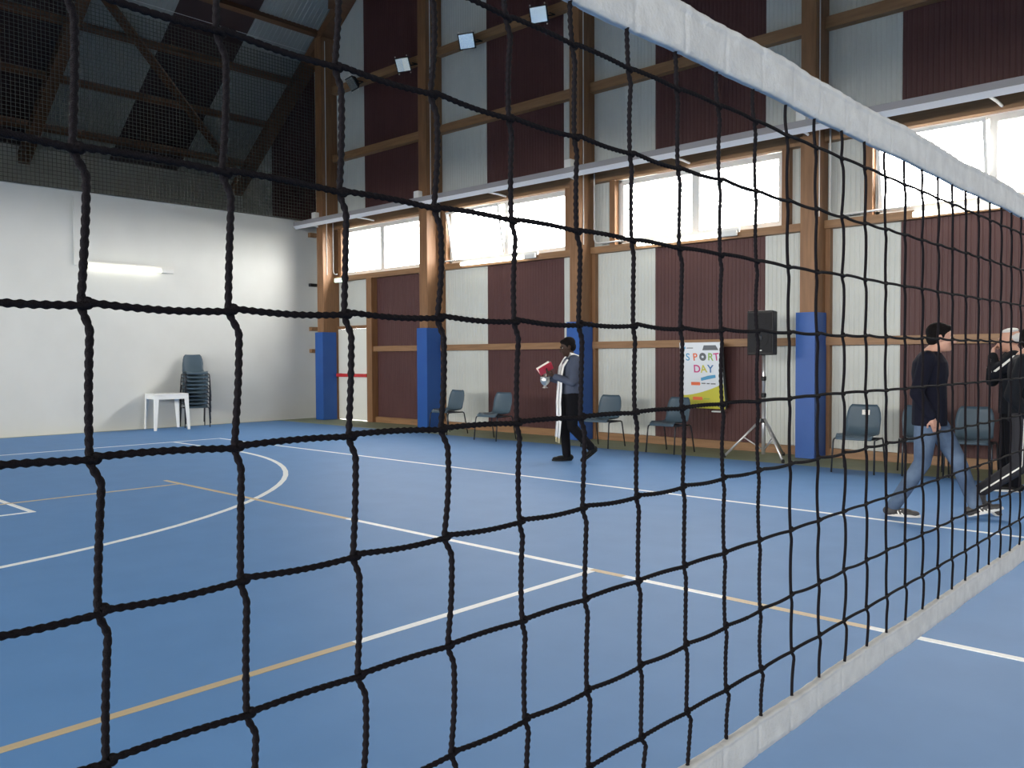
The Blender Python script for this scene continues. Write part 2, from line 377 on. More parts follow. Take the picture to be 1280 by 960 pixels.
def lamp(lab, x0, x1, loc, rz, grp='fluorescent tube lamps on the walls'):
    t = thing('tube_lamp', lab, 'lamp', loc, rz, grp); L = x1-x0
    obj('fitting', bx((x0, .02, .02), (x1+.28, .06, .09)), 'fitting', t, bev=.004)
    obj('end_cap', bx((x1, -.03, -.035), (x1+.26, .02, .05)), 'fitting', t, bev=.006)
    obj('glowing_tube', tube(BM(), [(x0, -.01, 0), (x1, -.01, 0)], .034, 12), 'tube', t)
    return t
lamp('lit fluorescent tube lamp on the white end wall above the stacked chairs', 0, 1.42, (XL+.07, 6.46, 3.2), PI/2)
lamp('lit tube lamp under the tilted window left of the blue-padded middle column', 0, 1.66, (-12.05, YW-.2, 3.22), 0)
lamp('lit tube lamp under the window above the poster', 0, 1.5, (-7.93, YW-.2, 3.22), 0)
lamp('lit tube lamp above the man in jeans at the right edge', 0, 1.6, (-3.7, YW-.2, 3.20), 0)
es = thing('exit_sign', 'small lit green-white exit lamp box above the white door', 'sign', (-16.05, YW-.2, 3.17))
obj('housing', bx((-.2, .02, -.04), (.2, .07, .06)), 'fitting', es); obj('lit_panel', bx((-.19, -.01, -.035), (.17, .02, .05)), 'exit', es)
# white conduits dropping from the columns to the sill lamps
for i, (xc, xe) in enumerate(((-16.34, -16.2), (-12.72, -12.1), (-8.84, -8.0), (-4.8, -3.75))):
    t = thing('sill_conduit', 'thin white conduit bending down and along the sill in '+['the door bay', 'the bay with the tilted window', 'the bay above the poster', 'the bay at the right edge'][i], 'conduit', (xc, YW-.16, 3.3), 0, 'thin white conduits beside the windows')
    yo = -.0
    obj('pipe', tube(BM(), [(0, yo, 1.2), (.0, yo, 1.1), (0, yo, .1), (.02, yo, .05), (.07, yo, .02), (xe-xc, yo, .02)], .013, 7), 'conduit', t, True)

# floodlights on the purlin
def floodlight(lab, loc, rx, rz):
    t = thing('floodlight', lab, 'lamp', loc, 0, 'floodlights on the upper timber rail')
    hd = obj('housing', None or (lambda b: b)(BM()), 'black', t)
    bm = BM(); a = .17
    R = Euler((math.radians(rx), 0, math.radians(rz))).to_matrix().to_4x4()
    vs0 = [(-a, 0, -a*.85), (a, 0, -a*.85), (a, 0, a*.85), (-a, 0, a*.85)]; vs1 = [(-a*.6, .11, -a*.5), (a*.6, .11, -a*.5), (a*.6, .11, a*.5), (-a*.6, .11, a*.5)]
    v0 = [bm.verts.new(v) for v in vs0]; v1 = [bm.verts.new(v) for v in vs1]
    bm.faces.new(v0); bm.faces.new(v1[::-1])
    for k in range(4): bm.faces.new((v0[k], v1[k], v1[(k+1) % 4], v0[(k+1) % 4]))
    bmesh.ops.transform(bm, matrix=R, verts=bm.verts[:]); bmesh.ops.recalc_face_normals(bm, faces=bm.faces[:]); bm.to_mesh(hd.data); bm.free()
    rf = BM(); g = a*.86
    # trough reflector: two wings meeting in a valley behind the lens
    p = [(-g, -.006, -g*.85), (0, -.003, -g*.85), (g, -.006, -g*.85), (-g, -.006, g*.85), (0, -.003, g*.85), (g, -.006, g*.85)]
    q = [rf.verts.new(v) for v in p]; rf.faces.new((q[0], q[1], q[4], q[3])); rf.faces.new((q[1], q[2], q[5], q[4]))
    rf2 = bmesh.ops.extrude_face_region(rf, geom=rf.faces[:]); bmesh.ops.translate(rf, vec=(0, -.006, 0), verts=[v for v in rf2['geom'] if isinstance(v, bmesh.types.BMVert)])
    bmesh.ops.transform(rf, matrix=R, verts=rf.verts[:]); obj('reflector', rf, 'reflector', t)
    for sx in (-1, 1):
        for sz in (-1, 1):
            kb = BM(); ell(kb, R @ Vector((sx*a*.8, -.012, sz*a*.98)), (.014, .014, .014), n=8); obj('screw', kb, 'silver', t)
    br = BM()
    e1, e2 = R @ Vector((-a-.02, .04, 0)), R @ Vector((a+.02, .04, 0))
    tube(br, [e1, e1*.9+Vector((0, .17, .02)), e2*.9+Vector((0, .17, .02)), e2], .012, 6); obj('bracket', br, 'black', t)
    return t
FL = [((-15.25, 11.3), 'black floodlight beside the corner column, mostly behind net cord', 35, -10), ((-13.52, 11.3), 'small square floodlight between the corner column and the second column', 28, 18),
      ((-11.66, 11.3), 'bright floodlight with a white streak in its lens', 25, 22), ((-9.86, 11.3), 'floodlight nearest the white net tape, by the third column', 22, 20)]
for (x_, y_), lab, rx, rz in FL: floodlight(lab, (x_, y_, 7.36), rx, rz)

# ---- door
dr = structure('door_1')
obj('door_leaf', bx((DOOR[0]+.03, YW-.03, .01), (DOOR[1]-.03, YW+.03, 2.07)), 'door', dr, bev=.004)
obj('door_frame', bx((DOOR[0], YW-.05, 2.075), (DOOR[1], YW+.05, 2.14)), 'wood', dr)
obj('door_frame', bx((DOOR[0], YW-.05, 0), (DOOR[0]+.03, YW+.05, 2.075)), 'fitting', dr)
obj('door_frame', bx((DOOR[1]-.03, YW-.05, 0), (DOOR[1], YW+.05, 2.075)), 'fitting', dr)
pb = BM(); box(pb, (DOOR[0]+.08, YW-.13, .985), (DOOR[1]-.06, YW-.075, 1.055)); box(pb, (DOOR[0]+.09, YW-.076, .98), (DOOR[0]+.16, YW-.028, 1.06)); box(pb, (DOOR[1]-.14, YW-.076, .98), (DOOR[1]-.07, YW-.028, 1.06))
obj('panic_bar', pb, 'red', dr)

# ================================================================== VOLLEYBALL NET
XN = -.6; P0, PP = .224, .1065
ROWS = [1.745, 1.645, 1.541, 1.438, 1.333, 1.229, 1.123, 1.017, .925]
net = thing('volleyball_net', 'black volleyball net with white top and bottom tapes crossing the foreground', 'net', (XN, 0, 0))
rnd = random.Random(3)
def knot_y(i, z): return P0+PP*i+(1.44-z)*.032
def rope(name, pts, r, detail):
    n = 8 if detail else 6; V, Fc = [], []
    N = len(pts); s = 0
    for i in range(N):
        p = Vector(pts[i]); t = (Vector(pts[min(i+1, N-1)])-Vector(pts[max(i-1, 0)])).normalized()
        if i: s += (p-Vector(pts[i-1])).length
        u = Vector((1, 0, 0)); v = t.cross(u).normalized(); fine = detail and (i == 0 or (p-Vector(pts[i-1])).length < .004)
        for k_ in range(n):
            a = 2*PI*k_/n
            rr = r*(1+.17*math.cos(2*a-s*2*PI/.0075)) if fine else r
            q = p+(u*math.cos(a)+v*math.sin(a))*rr; V.append(q[:])
    for i in range(N-1):
        for k_ in range(n): Fc.append((i*n+k_, i*n+(k_+1) % n, (i+1)*n+(k_+1) % n, (i+1)*n+k_))
    Fc += [tuple(range(n))[::-1], tuple((N-1)*n+k_ for k_ in range(n))]
    return obj(name, (V, Fc), 'cord', net, True)
I0, I1 = -46, 42
for i in range(I0, I1):
    det = -1 <= i <= 9
    zs = [1.80]+ROWS+[.84]; pts = []
    sub = 64 if det else (14 if i < 26 and i > -4 else 4)
    dx = rnd.uniform(-.003, .003)
    for j in range(len(zs)-1):
        za, zb = zs[j], zs[j+1]; ya, yb_ = knot_y(i, za), knot_y(i, zb)
        amp = rnd.uniform(.0045, .0075)*(1 if j > 0 else -.3)+(.006 if j == len(zs)-2 else 0); bow = rnd.uniform(-.001, .002)
        for q in range(sub):
            f = q/sub
            jog = -.003+amp*(lambda q_: q_*q_*(3-2*q_))(min(f/.20, 1))*(1-max(0, f-.15)/.85)**1.1
            pts.append((dx*math.sin(PI*f), ya+(yb_-ya)*f+jog+bow*math.sin(PI*f), za+(zb-za)*f))
    pts.append((0, knot_y(i, .84)-.003, .84))
    rope('vertical_cord', pts, .0027, det)
YA, YB = P0+PP*I0-.03, P0+PP*(I1-1)+.03
for j, zr in enumerate(ROWS):
    pts = []; yv = YA
    zoff = {i: rnd.uniform(-.0012, .0012) for i in range(I0-2, I1+2)}
    while yv < YB:
        fi = (yv-(P0+(1.44-zr)*.032))/PP; i = math.floor(fi); f = fi-i
        i_ = max(I0-1, min(I1, i))
        za = zoff[i_]*(1-f)+zoff[i_+1]*f if i_+1 in zoff else 0
        sag = -.0022*math.sin(PI*f)*(1 if j % 2 else -.6)+.0010*(1-2*f)
        pts.append((.003, yv, zr+za+sag))
        yv += .0013 if -.02 < yv < 1.15 else (.012 if 1.15 <= yv < 3 else .05)
    rope('horizontal_cord', pts, .0026, True)
# knots where cords meet (those in view)
for i in range(-1, 24):
    for j, zr in enumerate(ROWS):
        kb = BM(); ell(kb, (0, knot_y(i, zr)+.001, zr), (.0044, .0048, .0046), n=8); obj('knot', kb, 'cord', net, True)
def tapestrip(name, zlo, zhi, seed, amp=1.0, hem=.80):
    r_ = random.Random(seed); V, Fc = [], []; H = zhi-zlo; yv = YA-.15; cnt = 0
    ph = [r_.uniform(0, 6.28) for _ in range(10)]
    hs = [1, .97, hem+.04, hem, hem-.05, .6, .4, .2, .03, 0]; xs_ = [.003, .0062, .0066, .0046, .0052, .0054, .0052, .0054, .0056, .003]
    prof_ = [(x, h) for x, h in zip(xs_, hs)]+[(-x, h) for x, h in zip(xs_[::-1], hs[::-1])]; npf = len(prof_)
    while yv < YB+.15:
        fi = (yv-P0)/PP; d = fi-round(fi); pk = math.exp(-(d/.035)**2)
        wv = amp*(.0022*math.sin(yv*9+ph[0])+.0012*math.sin(yv*23+ph[1]))
        zt = amp*(.0012*math.sin(yv*11+ph[3])+.0007*math.sin(yv*37+ph[4]))
        for x_, h in prof_:
            wr = amp*(.0012*math.sin(yv*61+h*4+ph[5])*math.sin(yv*17+ph[6])*math.sin(h*PI)+.0007*math.sin(yv*140+h*7+ph[7])*(1 if h > hem-.1 else .4))
            V.append((x_*(1-.38*pk*(1 if h < .97 else .3))+wv+wr, yv, zlo+h*H+zt*(h if zhi > 1.5 else 1-h)))
        cnt += 1; yv += .0035 if -.1 < yv < 2.9 else .03
    for i in range(cnt-1):
        for q in range(npf): Fc.append((i*npf+q, i*npf+(q+1) % npf, (i+1)*npf+(q+1) % npf, (i+1)*npf+q))
    Fc += [tuple(range(npf))[::-1], tuple((cnt-1)*npf+q for q in range(npf))]
    return obj(name, (V, Fc), 'tape', net, True)
tapestrip('top_tape', 1.792, 1.858, 5); tapestrip('bottom_tape', .797, .850, 9, .6, .86)
for sy in (YA-.6, YB+.6):
    t = thing('net_post', 'steel net post '+('beyond the left edge' if sy < 0 else 'beyond the right edge'), 'post', (XN, sy, 0))
    obj('tube', tube(BM(), [(0, 0, .02), (0, 0, 1.95)], .04, 12), 'conduit', t); obj('base', lathe(BM(), [(.25, 0), (.25, .03), (.05, .05)], 20), 'conduit', t)
for zc in (1.857, .823):
    obj('tension_cable', tube(BM(), [(0, YA-.58, zc), (0, YA-.1, zc)], .004, 6), 'cord', net); obj('tension_cable', tube(BM(), [(0, YB+.1, zc), (0, YB+.58, zc)], .004, 6), 'cord', net)

# ================================================================== CHAIRS
def make_chair(lab, group):
    t = thing('plastic_chair', lab, 'chair', (0, 0, 0), 0, group)
    rows = [(.225, .395, .40), (.218, .425, .42), (.16, .437, .43), (.05, .430, .43), (-.07, .425, .42), (-.15, .432, .41), (-.195, .47, .40), (-.215, .54, .40), (-.235, .62, .41), (-.255, .70, .39), (-.270, .765, .35), (-.276, .80, .29)]
    V, Fc = [], []; nu = 10; n = len(rows)
    for side in (0, 1):
        for i, (x, z, wd) in enumerate(rows):
            a = rows[max(i-1, 0)]; b_ = rows[min(i+1, n-1)]; tx, tz = b_[0]-a[0], b_[1]-a[1]; L = math.hypot(tx, tz); nx, nz = tz/L, -tx/L
            for k_ in range(nu+1):
                s = k_/nu*2-1; c = .028*abs(s)**2.5*(1 if i > 1 else .2)
                off = c-(.007 if side else 0)
                V.append((x+nx*off, s*wd/2, z+nz*off))
    base = n*(nu+1)
    for i in range(n-1):
        for k_ in range(nu):
            a = i*(nu+1)+k_; Fc += [(a, a+1, a+nu+2, a+nu+1), (base+a, base+a+nu+1, base+a+nu+2, base+a+1)]
    for k_ in range(nu): Fc += [(k_, base+k_, base+k_+1, k_+1)]; a = (n-1)*(nu+1)+k_; Fc += [(a, a+1, base+a+1, base+a)]
    for i in range(n-1):
        a = i*(nu+1); Fc += [(a, a+nu+1, base+a+nu+1, base+a)]; a += nu; Fc += [(a, base+a, base+a+nu+1, a+nu+1)]
    # seat and backrest are separate faces of one moulded shell: split at the bend
    cut = 6*(nu+1)
    obj('seat_shell', (V, Fc), 'chair', t, True)
    for s in (-1, 1):
        obj('leg', tube(BM(), [(.185, s*.232, .402), (.215, s*.236, .385), (.225, s*.238, .35), (.262, s*.245, 0)], .0105, 8), 'steel', t, True)
        obj('leg', tube(BM(), [(-.150, s*.232, .402), (-.178, s*.236, .385), (-.188, s*.238, .35), (-.265, s*.245, 0)], .0105, 8), 'steel', t, True)
        obj('side_rail', tube(BM(), [(.186, s*.232, .402), (-.15, s*.232, .402)], .0105, 8), 'steel', t, True)
    for x in (.12, -.1): obj('crossbar', tube(BM(), [(x, -.232, .402), (x, .232, .402)], .0105, 8), 'steel', t, True)
    return t
CH = [(-11.62, 10.72, -90, 'grey-blue plastic chair overlapping the blue pad of the second column'),
      (-10.15, 10.45, -86, 'grey-blue plastic chair left of the man with the red book'),
      (-8.05, 10.72, -84, 'grey-blue plastic chair just right of the man with the red book'),
      (-6.82, 10.72, -92, 'grey-blue plastic chair in front of the poster'),
      (-3.96, 10.42, -84, 'grey-blue plastic chair with a white paper label, just right of the last blue pad'),
      (-3.30, 10.66, -66, 'grey-blue plastic chair partly hidden behind the walking man'),
      (-2.80, 10.75, -84, 'grey-blue plastic chair seen between the walking man and the man in the striped jacket')]
proto = make_chair(CH[0][3], 'grey plastic chairs along the panelled wall')
for i, (x, y, a, lab) in enumerate(CH):
    o = proto if i == 0 else copytree(proto)
    o.location = (x, y, 0); o.rotation_euler = (0, 0, math.radians(a)); o['label'] = lab
    if i in (4, 5):
        pl_ = BM(); beam(pl_, (-.2385, .02, .675), (-.252, .02, .735), (0, .045, 0), (.002, 0, .001)); lb = obj('paper_label', pl_, 'paper', o)
        g = BM(); beam(g, (-.2375, .03, .69), (-.2445, .015, .72), (0, .006, 0), (.002, 0, .0005)); beam(g, (-.2415, .03, .708), (-.2455, .0, .722), (0, .006, 0), (.002, 0, .0005)); obj('printed_mark', g, 'lgrey', lb)
pos = ['lowest', 'second from the floor', 'third from the floor', 'fourth from the floor', 'fifth from the floor', 'sixth from the floor', 'fourth from the top', 'third from the top', 'second from the top', 'topmost']
for k in range(10):
    o = copytree(proto); o.location = (-16.86+k*.010, 8.42-k*.003, k*.077); o.rotation_euler = (0, 0, math.radians(-14+(1.2 if k % 3 else -1.5)))
    o['label'] = 'grey plastic chair in the stack by the white table, '+pos[k]; o['group'] = 'stacked grey chairs'

# ---- white plastic table
tb = thing('plastic_table', 'square white plastic table against the white end wall', 'table', (-16.72, 7.76, 0), math.radians(-8))
bm = BM(); box(bm, (-.33, -.33, .69), (.33, .33, .72)); obj('tabletop', bm, 'plastic', tb, bev=.012)
bm = BM()
for s in (-1, 1): box(bm, (-.30, s*.31-.01, .61), (.30, s*.31+.01, .69)); box(bm, (s*.31-.01, -.30, .61), (s*.31+.01, .30, .69))
obj('apron', bm, 'plastic', tb)
for sx in (-1, 1):
    for sy in (-1, 1):
        bm = BM(); ring0 = [(sx*.325, sy*.325), (sx*.325, sy*.24), (sx*.31, sy*.24), (sx*.24, sy*.31), (sx*.24, sy*.325)]; ring1 = [(sx*.345, sy*.345), (sx*.345, sy*.30), (sx*.33, sy*.295), (sx*.295, sy*.33), (sx*.30, sy*.345)]
        a = [bm.verts.new((x, y, .69)) for x, y in ring0]; b_ = [bm.verts.new((x, y, 0)) for x, y in ring1]
        for k in range(5): bm.faces.new((a[k], a[(k+1) % 5], b_[(k+1) % 5], b_[k]))
        bm.faces.new(a); bm.faces.new(b_[::-1]); obj('leg', bm, 'plastic', tb)

# ================================================================== LOUDSPEAKER ON TRIPOD
st = thing('speaker_stand', 'silver tripod stand carrying the black loudspeaker', 'stand', (-5.42, 10.86, 0))
obj('pole', tube(BM(), [(0, 0, .06), (0, 0, .85)], .027, 12), 'chrome', st, True)
obj('inner_pole', tube(BM(), [(0, 0, .85), (0, 0, 1.42)], .022, 12), 'chrome', st, True)
for z in (.52, 1.1, .87): obj('collar', lathe(BM(), [(.03, -.03), (.035, -.02), (.035, .02), (.03, .03)], 12, (0, 0, z)), 'black', st)
for a in (205, 325, 85):
    a = math.radians(a); c_, s_ = math.cos(a), math.sin(a)
    lg = obj('leg', tube(BM(), [(.03*c_, .03*s_, .54), (.52*c_,   .52*s_, .02)], .016, 8), 'chrome', st, True)
    obj('rubber_foot', lathe(BM(), [(.02, 0), (.022, .03), (.015, .05)], 10, (.52*c_, .52*s_, 0)), 'black', lg)
    obj('brace', tube(BM(), [(.02*c_, .02*s_, .13), (.26*c_, .26*s_, .29)], .010, 8), 'chrome', st, True)
sp = thing('loudspeaker', 'black box loudspeaker on the tripod between the poster and the blue pad', 'speaker', (-5.42, 10.86, 1.42), math.radians(8))
bm = BM(); V = [(-.18, -.16), (.18, -.16), (.13, .17), (-.13, .17)]
a = [bm.verts.new((x, y, 0)) for x, y in V]; b_ = [bm.verts.new((x, y, .60)) for x, y in V]
for k in range(4): bm.faces.new((a[k], a[(k+1) % 4], b_[(k+1) % 4], b_[k]))
bm.faces.new(a[::-1]); bm.faces.new(b_); obj('cabinet', bm, 'black', sp, bev=.015)
obj('grille', bx((-.16, -.172, .03), (.16, -.161, .57)), 'grille', sp, bev=.005)
bm = BM(); tube(bm, [(0, -.1725, .22), (0, -.178, .22)], .12, 28); obj('woofer_ring', bm, 'grille', sp)
bm = BM(); ell(bm, (0, -.178, .23), (.045, .012, .045)); obj('dust_cap', bm, 'black', sp, True)
bm = BM(); box(bm, (-.09, -.178, .40), (.09, -.172, .53)); obj('horn', bm, 'grille', sp, bev=.004)
obj('badge', bx((-.03, -.176, .055), (.03, -.172, .07)), 'fitting', sp)

# ================================================================== POSTER
po = thing('event_poster', 'white event poster with coloured lettering leaning on the panelled wall', 'poster', (-6.72, 11.53, .61))
po.rotation_euler = (math.radians(9), 0, math.radians(0))
PW, PH = .70, 1.02
obj('board', bx((-PW/2, 0, 0), (PW/2, .012, PH)), 'poster', po)
def flat(name, pts, m, parent, dy=-.0015):
    bm = BM(); a = [bm.verts.new((x, dy, z)) for x, z in pts]; b_ = [bm.verts.new((x, .0005, z)) for x, z in pts]; n = len(pts)
    bm.faces.new(a); bm.faces.new(b_[::-1])
    for k in range(n): bm.faces.new((a[k], b_[k], b_[(k+1) % n], a[(k+1) % n]))
    return obj(name, bm, m, parent)
curve = [(-PW/2+PW*t, .20+.19*t**1.6) for t in [k/12 for k in range(13)]]
flat('yellow_field', [(-PW/2, .0), (PW/2, .0)]+curve[::-1], 'yellow', po)
flat('dark_patch', [(.04, .90), (.31, .90), (.27, .975), (.07, .975)], 'lgrey', po)
def letter(ch, x, z, h, m, rot=0):
    cu = bpy.data.curves.new('letter', 'FONT'); cu.body = ch; cu.size = h*1.38; cu.align_x = 'CENTER'; cu.extrude = .001; cu.offset = .0022
    tmp = bpy.data.objects.new('tmp', cu); C.objects.link(tmp); bpy.context.view_layer.update()
    me = bpy.data.meshes.new_from_object(tmp.evaluated_get(bpy.context.evaluated_depsgraph_get())); bpy.data.objects.remove(tmp)
    me.materials.clear(); me.materials.append(MT[m]); o = bpy.data.objects.new('letter', me); C.objects.link(o); o.parent = po
    o.location = (x, -.003, z); o.rotation_euler = (PI/2, math.radians(rot), 0); return o
for ch, x, m, r_ in (('S', -.225, 'lteal', 4), ('P', -.09, 'orange', -3), ('R', .165, 'lgreen', 5), ('T', .272, 'magenta', -4)): letter(ch, x, .745, .115, m, r_)
flat('ball_letter_o', [(.038+.058*math.cos(k*PI/10), .80+.062*math.sin(k*PI/10)) for k in range(20)], 'lgrey', po, -.004)
flat('ball_panel', [(.038+.022*math.cos(k*PI/2.5+.3), .80+.022*math.sin(k*PI/2.5+.3)) for k in range(5)], 'poster', po, -.006)
for ch, x, m, r_ in (('D', -.08, 'magenta', 2), ('A', .04, 'yellow', -4), ('Y', .15, 'lblue', 3)): letter(ch, x, .56, .12, m, r_)
flat('blue_banner', [(-.02, .43), (.23, .48), (.225, .525), (.1, .51), (-.025, .475)], 'lteal', po, -.003)
flat('red_tab', [(-.2, .36), (-.05, .36), (-.04, .385), (-.05, .41), (-.2, .41)], 'orange', po, -.003)
for x0, x1, z in ((-.02, .05, .39), (.07, .12, .388), (.14, .22, .385)): flat('small_print', [(x0, z-.008), (x1, z-.008), (x1, z+.008), (x0, z+.008)], 'lgrey', po, -.002)
flat('orange_tab', [(-.19, .13), (-.03, .13), (-.02, .155), (-.03, .18), (-.19, .18)], 'orange', po, -.003)
flat('small_print', [(.0, .145), (.1, .145), (.1, .16), (0, .16)], 'lgreen', po, -.003)
flat('round_badge', [(.27+.035*math.cos(k*PI/6), .055+.035*math.sin(k*PI/6)) for k in range(12)], 'lgrey', po, -.003)
flat('badge_mark', [(.262, .04), (.278, .04), (.272, .07)], 'poster', po, -.005)
flat('sponsor_mark', [(-.29, .925), (-.25, .925), (-.25, .955), (-.29, .955)], 'lteal', po, -.002)
flat('small_print', [(-.23, .93), (-.12, .93), (-.12, .942), (-.23, .942)], 'lgrey', po, -.002)
obj('shadow_backing', bx((-PW/2+.04, .0121, .02), (PW/2+.03, .04, PH-.03)), 'black', po)  # black slab offset sideways, stands in for the shadow beside the poster
obj('ledge', bx((PW/2-.22, -.03, -.045), (PW/2-.02, .02, -.03)), 'plastic', po)
for s in (-1, 1): obj('strut', tube(BM(), [(s*.2, .03, .1), (s*.2, .17, .09)], .008, 6), 'steel', po)

# ================================================================== PEOPLE
def remesh(bm, name, m, parent, vox, sm=4, tri=None):
    me = bpy.data.meshes.new('tmp'); bmesh.ops.recalc_face_normals(bm, faces=bm.faces[:]); bm.to_mesh(me); bm.free()
    o = bpy.data.objects.new('tmp', me); C.objects.link(o)
    r = o.modifiers.new('r', 'REMESH'); r.mode = 'VOXEL'; r.voxel_size = vox; r.use_smooth_shade = True
    s = o.modifiers.new('s', 'SMOOTH'); s.iterations = sm; s.factor = .5
    bpy.context.view_layer.update()
    m2 = bpy.data.meshes.new_from_object(o.evaluated_get(bpy.context.evaluated_depsgraph_get())); bpy.data.objects.remove(o)
    m2.name = name; m2.materials.clear(); m2.materials.append(m if not isinstance(m, str) else MT[m])
    m2.polygons.foreach_set('use_smooth', [True]*len(m2.polygons))
    q = bpy.data.objects.new(name, m2); C.objects.link(q); q.parent = parent; return q
def loft(bm, rings, n=20):
    pr = None; rs = []
    for cx, cy, z, rx, ry in rings:
        rs.append([bm.verts.new((cx+rx*math.copysign(abs(math.cos(2*PI*k/n))**.85, math.cos(2*PI*k/n)), cy+ry*math.copysign(abs(math.sin(2*PI*k/n))**.85, math.sin(2*PI*k/n)), z)) for k in range(n)])
    for a, b_ in zip(rs, rs[1:]):
        for k in range(n): bm.faces.new((a[k], a[(k+1) % n], b_[(k+1) % n], b_[k]))
    bm.faces.new(rs[0][::-1]); bm.faces.new(rs[-1]); return bm
def hand(bm, wr, d, up, side, curl=.5, s=1.0):
    """palm and five fingers; d pointing direction, up = back of hand normal, side=+1 thumb to the left of d"""
    wr, d, up = Vector(wr), Vector(d).normalized(), Vector(up).normalized(); up = (up-d*up.dot(d)).normalized(); lat = up.cross(d)*side
    rot = Matrix((d, lat, up)).transposed().to_euler()
    ell(bm, wr+d*.05*s, (.052*s, .040*s, .016*s), rot, 12); cap(bm, wr-d*.01, wr+d*.03*s, .024*s, .022*s)
    for q, (off, ln) in enumerate(((.030, .068), (.010, .078), (-.010, .072), (-.029, .058))):
        b0 = wr+d*.085*s+lat*off*s; a = curl*.7
        p1 = b0+(d*math.cos(a)-up*math.sin(a))*ln*.5*s; a2 = curl*1.6; p2 = p1+(d*math.cos(a2)-up*math.sin(a2))*ln*.3*s; a3 = curl*2.3; p3 = p2+(d*math.cos(a3)-up*math.sin(a3))*ln*.25*s
        for u_, v_, r0, r1 in ((b0-d*.02, p1, .0095, .009), (p1, p2, .009, .0082), (p2, p3, .0082, .0075)): cap(bm, u_, v_, r0*s, r1*s, 8)
    t0 = wr+d*.03*s+lat*.030*s; t1 = t0+(d*.6+lat*.7-up*.25).normalized()*.035*s; t2 = t1+(d*.9+lat*.25-up*.4).normalized()*.028*s
    cap(bm, t0-lat*.01, t1, .013*s, .0105*s, 8); cap(bm, t1, t2, .0105*s, .009*s, 8)
def person(lab, loc, yaw, J, mats, hairstyle='short', group=None, sleeves='long', coat=0, fat=1.0):
    """J: joints in the body frame (x forward, y left, z up)"""
    t = thing('person', lab, 'person', loc, yaw, group); V3 = Vector
    for k_ in ('chest', 'shoulderL', 'shoulderR'): J[k_] = (J[k_][0], J[k_][1]*1.06, J[k_][2]+.03)
    ch, pe, nk, hd = V3(J['chest']), V3(J['pelvis']), V3(J['neck']), V3(J['head'])
    bm = BM()
    def torso(bm, e, zlo=None):
        rings = []
        for f, rx, ry in ((-.12, .10, .13), (0, .115, .165), (.25, .105, .150), (.45, .108, .150), (.7, .122, .172), (.9, .115, .180), (1.02, .085, .135), (1.1, .055, .07)):
            c_ = pe.lerp(ch, f); rings.append((c_.x, c_.y, c_.z, rx*fat+e, ry*fat+e))
        return loft(bm, rings)
    torso(bm, -.012)
    cap(bm, ch+V3((-.01, 0, .02)), hd+V3((-.015, 0, -.06)), .062, .055)
    H = hd; tilt = Euler((0, J.get('nod', 0), 0)).to_matrix()
    def hp(x, y, z): return H+tilt @ V3((x, y, z))
    te = Euler((0, J.get('nod', 0), 0))
    ell(bm, hp(-.015, 0, .025), (.098, .076, .095), te); ell(bm, hp(.025, 0, -.04), (.070, .060, .078), te); ell(bm, hp(.058, 0, -.085), (.034, .034, .026), te)
    cap(bm, hp(.088, 0, .005), hp(.108, 0, -.026), .009, .014, 10); ell(bm, hp(.084, 0, .03), (.014, .048, .010), te, 12)
    ell(bm, hp(.088, 0, -.056), (.010, .022, .006), te, 10); ell(bm, hp(.086, 0, -.066), (.010, .019, .006), te, 10)
    for s in (-1, 1):
        ell(bm, hp(-.008, s*.077, -.005), (.018, .009, .030), te, 10); ell(bm, hp(.055, s*.042, -.025), (.028, .022, .022), te, 10)
    for S, s in (('L', 1), ('R', -1)):
        sh, el, wr = (V3(J[k_+S]) for k_ in ('shoulder', 'elbow', 'wrist'))
        limb(bm, [sh-V3((0, s*.05, 0)), sh, sh.lerp(el, .5), el, wr], [.055, .052, .045, .037, .025])
        hand(bm, wr, V3(J['hand'+S]), V3(J['back'+S]), J.get('thumb'+S, s), J.get('curl'+S, .5))
        hi, kn, an = (V3(J[k_+S]) for k_ in ('hip', 'knee', 'ankle'))
        limb(bm, [hi, hi.lerp(kn, .4), kn, kn.lerp(an, .35), an], [.085, .075, .052, .050, .034])
        toe, heel = V3(J['toe'+S]), V3(J['heel'+S]); limb(bm, [heel, heel.lerp(toe, .6), toe], [.028, .032, .02])
    remesh(bm, 'body', mats['skin'], t, .0065, 3)
    for s in (-1, 1):
        e_ = BM(); ell(e_, hp(.0745, s*.031, .012), (.0085, .011, .006), te, 10); ey = obj('eye', e_, 'paper', t, True)
        e_ = BM(); ell(e_, hp(.0815, s*.031, .012), (.004, .0085, .0062), te, 8); obj('iris', e_, 'black', ey, True)
    # hair
    hb = BM()
    if hairstyle == 'short':
        ell(hb, hp(-.028, 0, .052), (.100, .082, .085), te, 20); ell(hb, hp(-.055, 0, .0), (.066, .076, .075), te, 16); ell(hb, hp(.028, 0, .090), (.052, .060, .030), te, 14)
        for s in (-1, 1): ell(hb, hp(.012, s*.072, .028), (.014, .008, .030), te, 10)
    else:
        ell(hb, hp(-.05, 0, .02), (.072, .083, .060), te, 20)
        ell(hb, hp(-.02, 0, .095), (.08, .07, .030), te, 16)
        for s in (-1, 1): ell(hb, hp(-.025, s*.070, .02), (.03, .010, .028), te, 10)
    remesh(hb, 'hair', mats['hair'], t, .006, 2)
    # upper garment
    sb = BM(); torso(sb, .010)
    zlo = J.get('hem', pe.z-.03)
    c_ = pe; loft(sb, [(pe.x, pe.y, zlo, .125*fat+coat, .175*fat+coat*.6), (pe.x, pe.y, pe.z+.05, .122*fat+coat, .172*fat+coat*.6), (pe.lerp(ch, .5).x, pe.y, pe.lerp(ch, .5).z, .118*fat+coat, .165*fat+coat)])
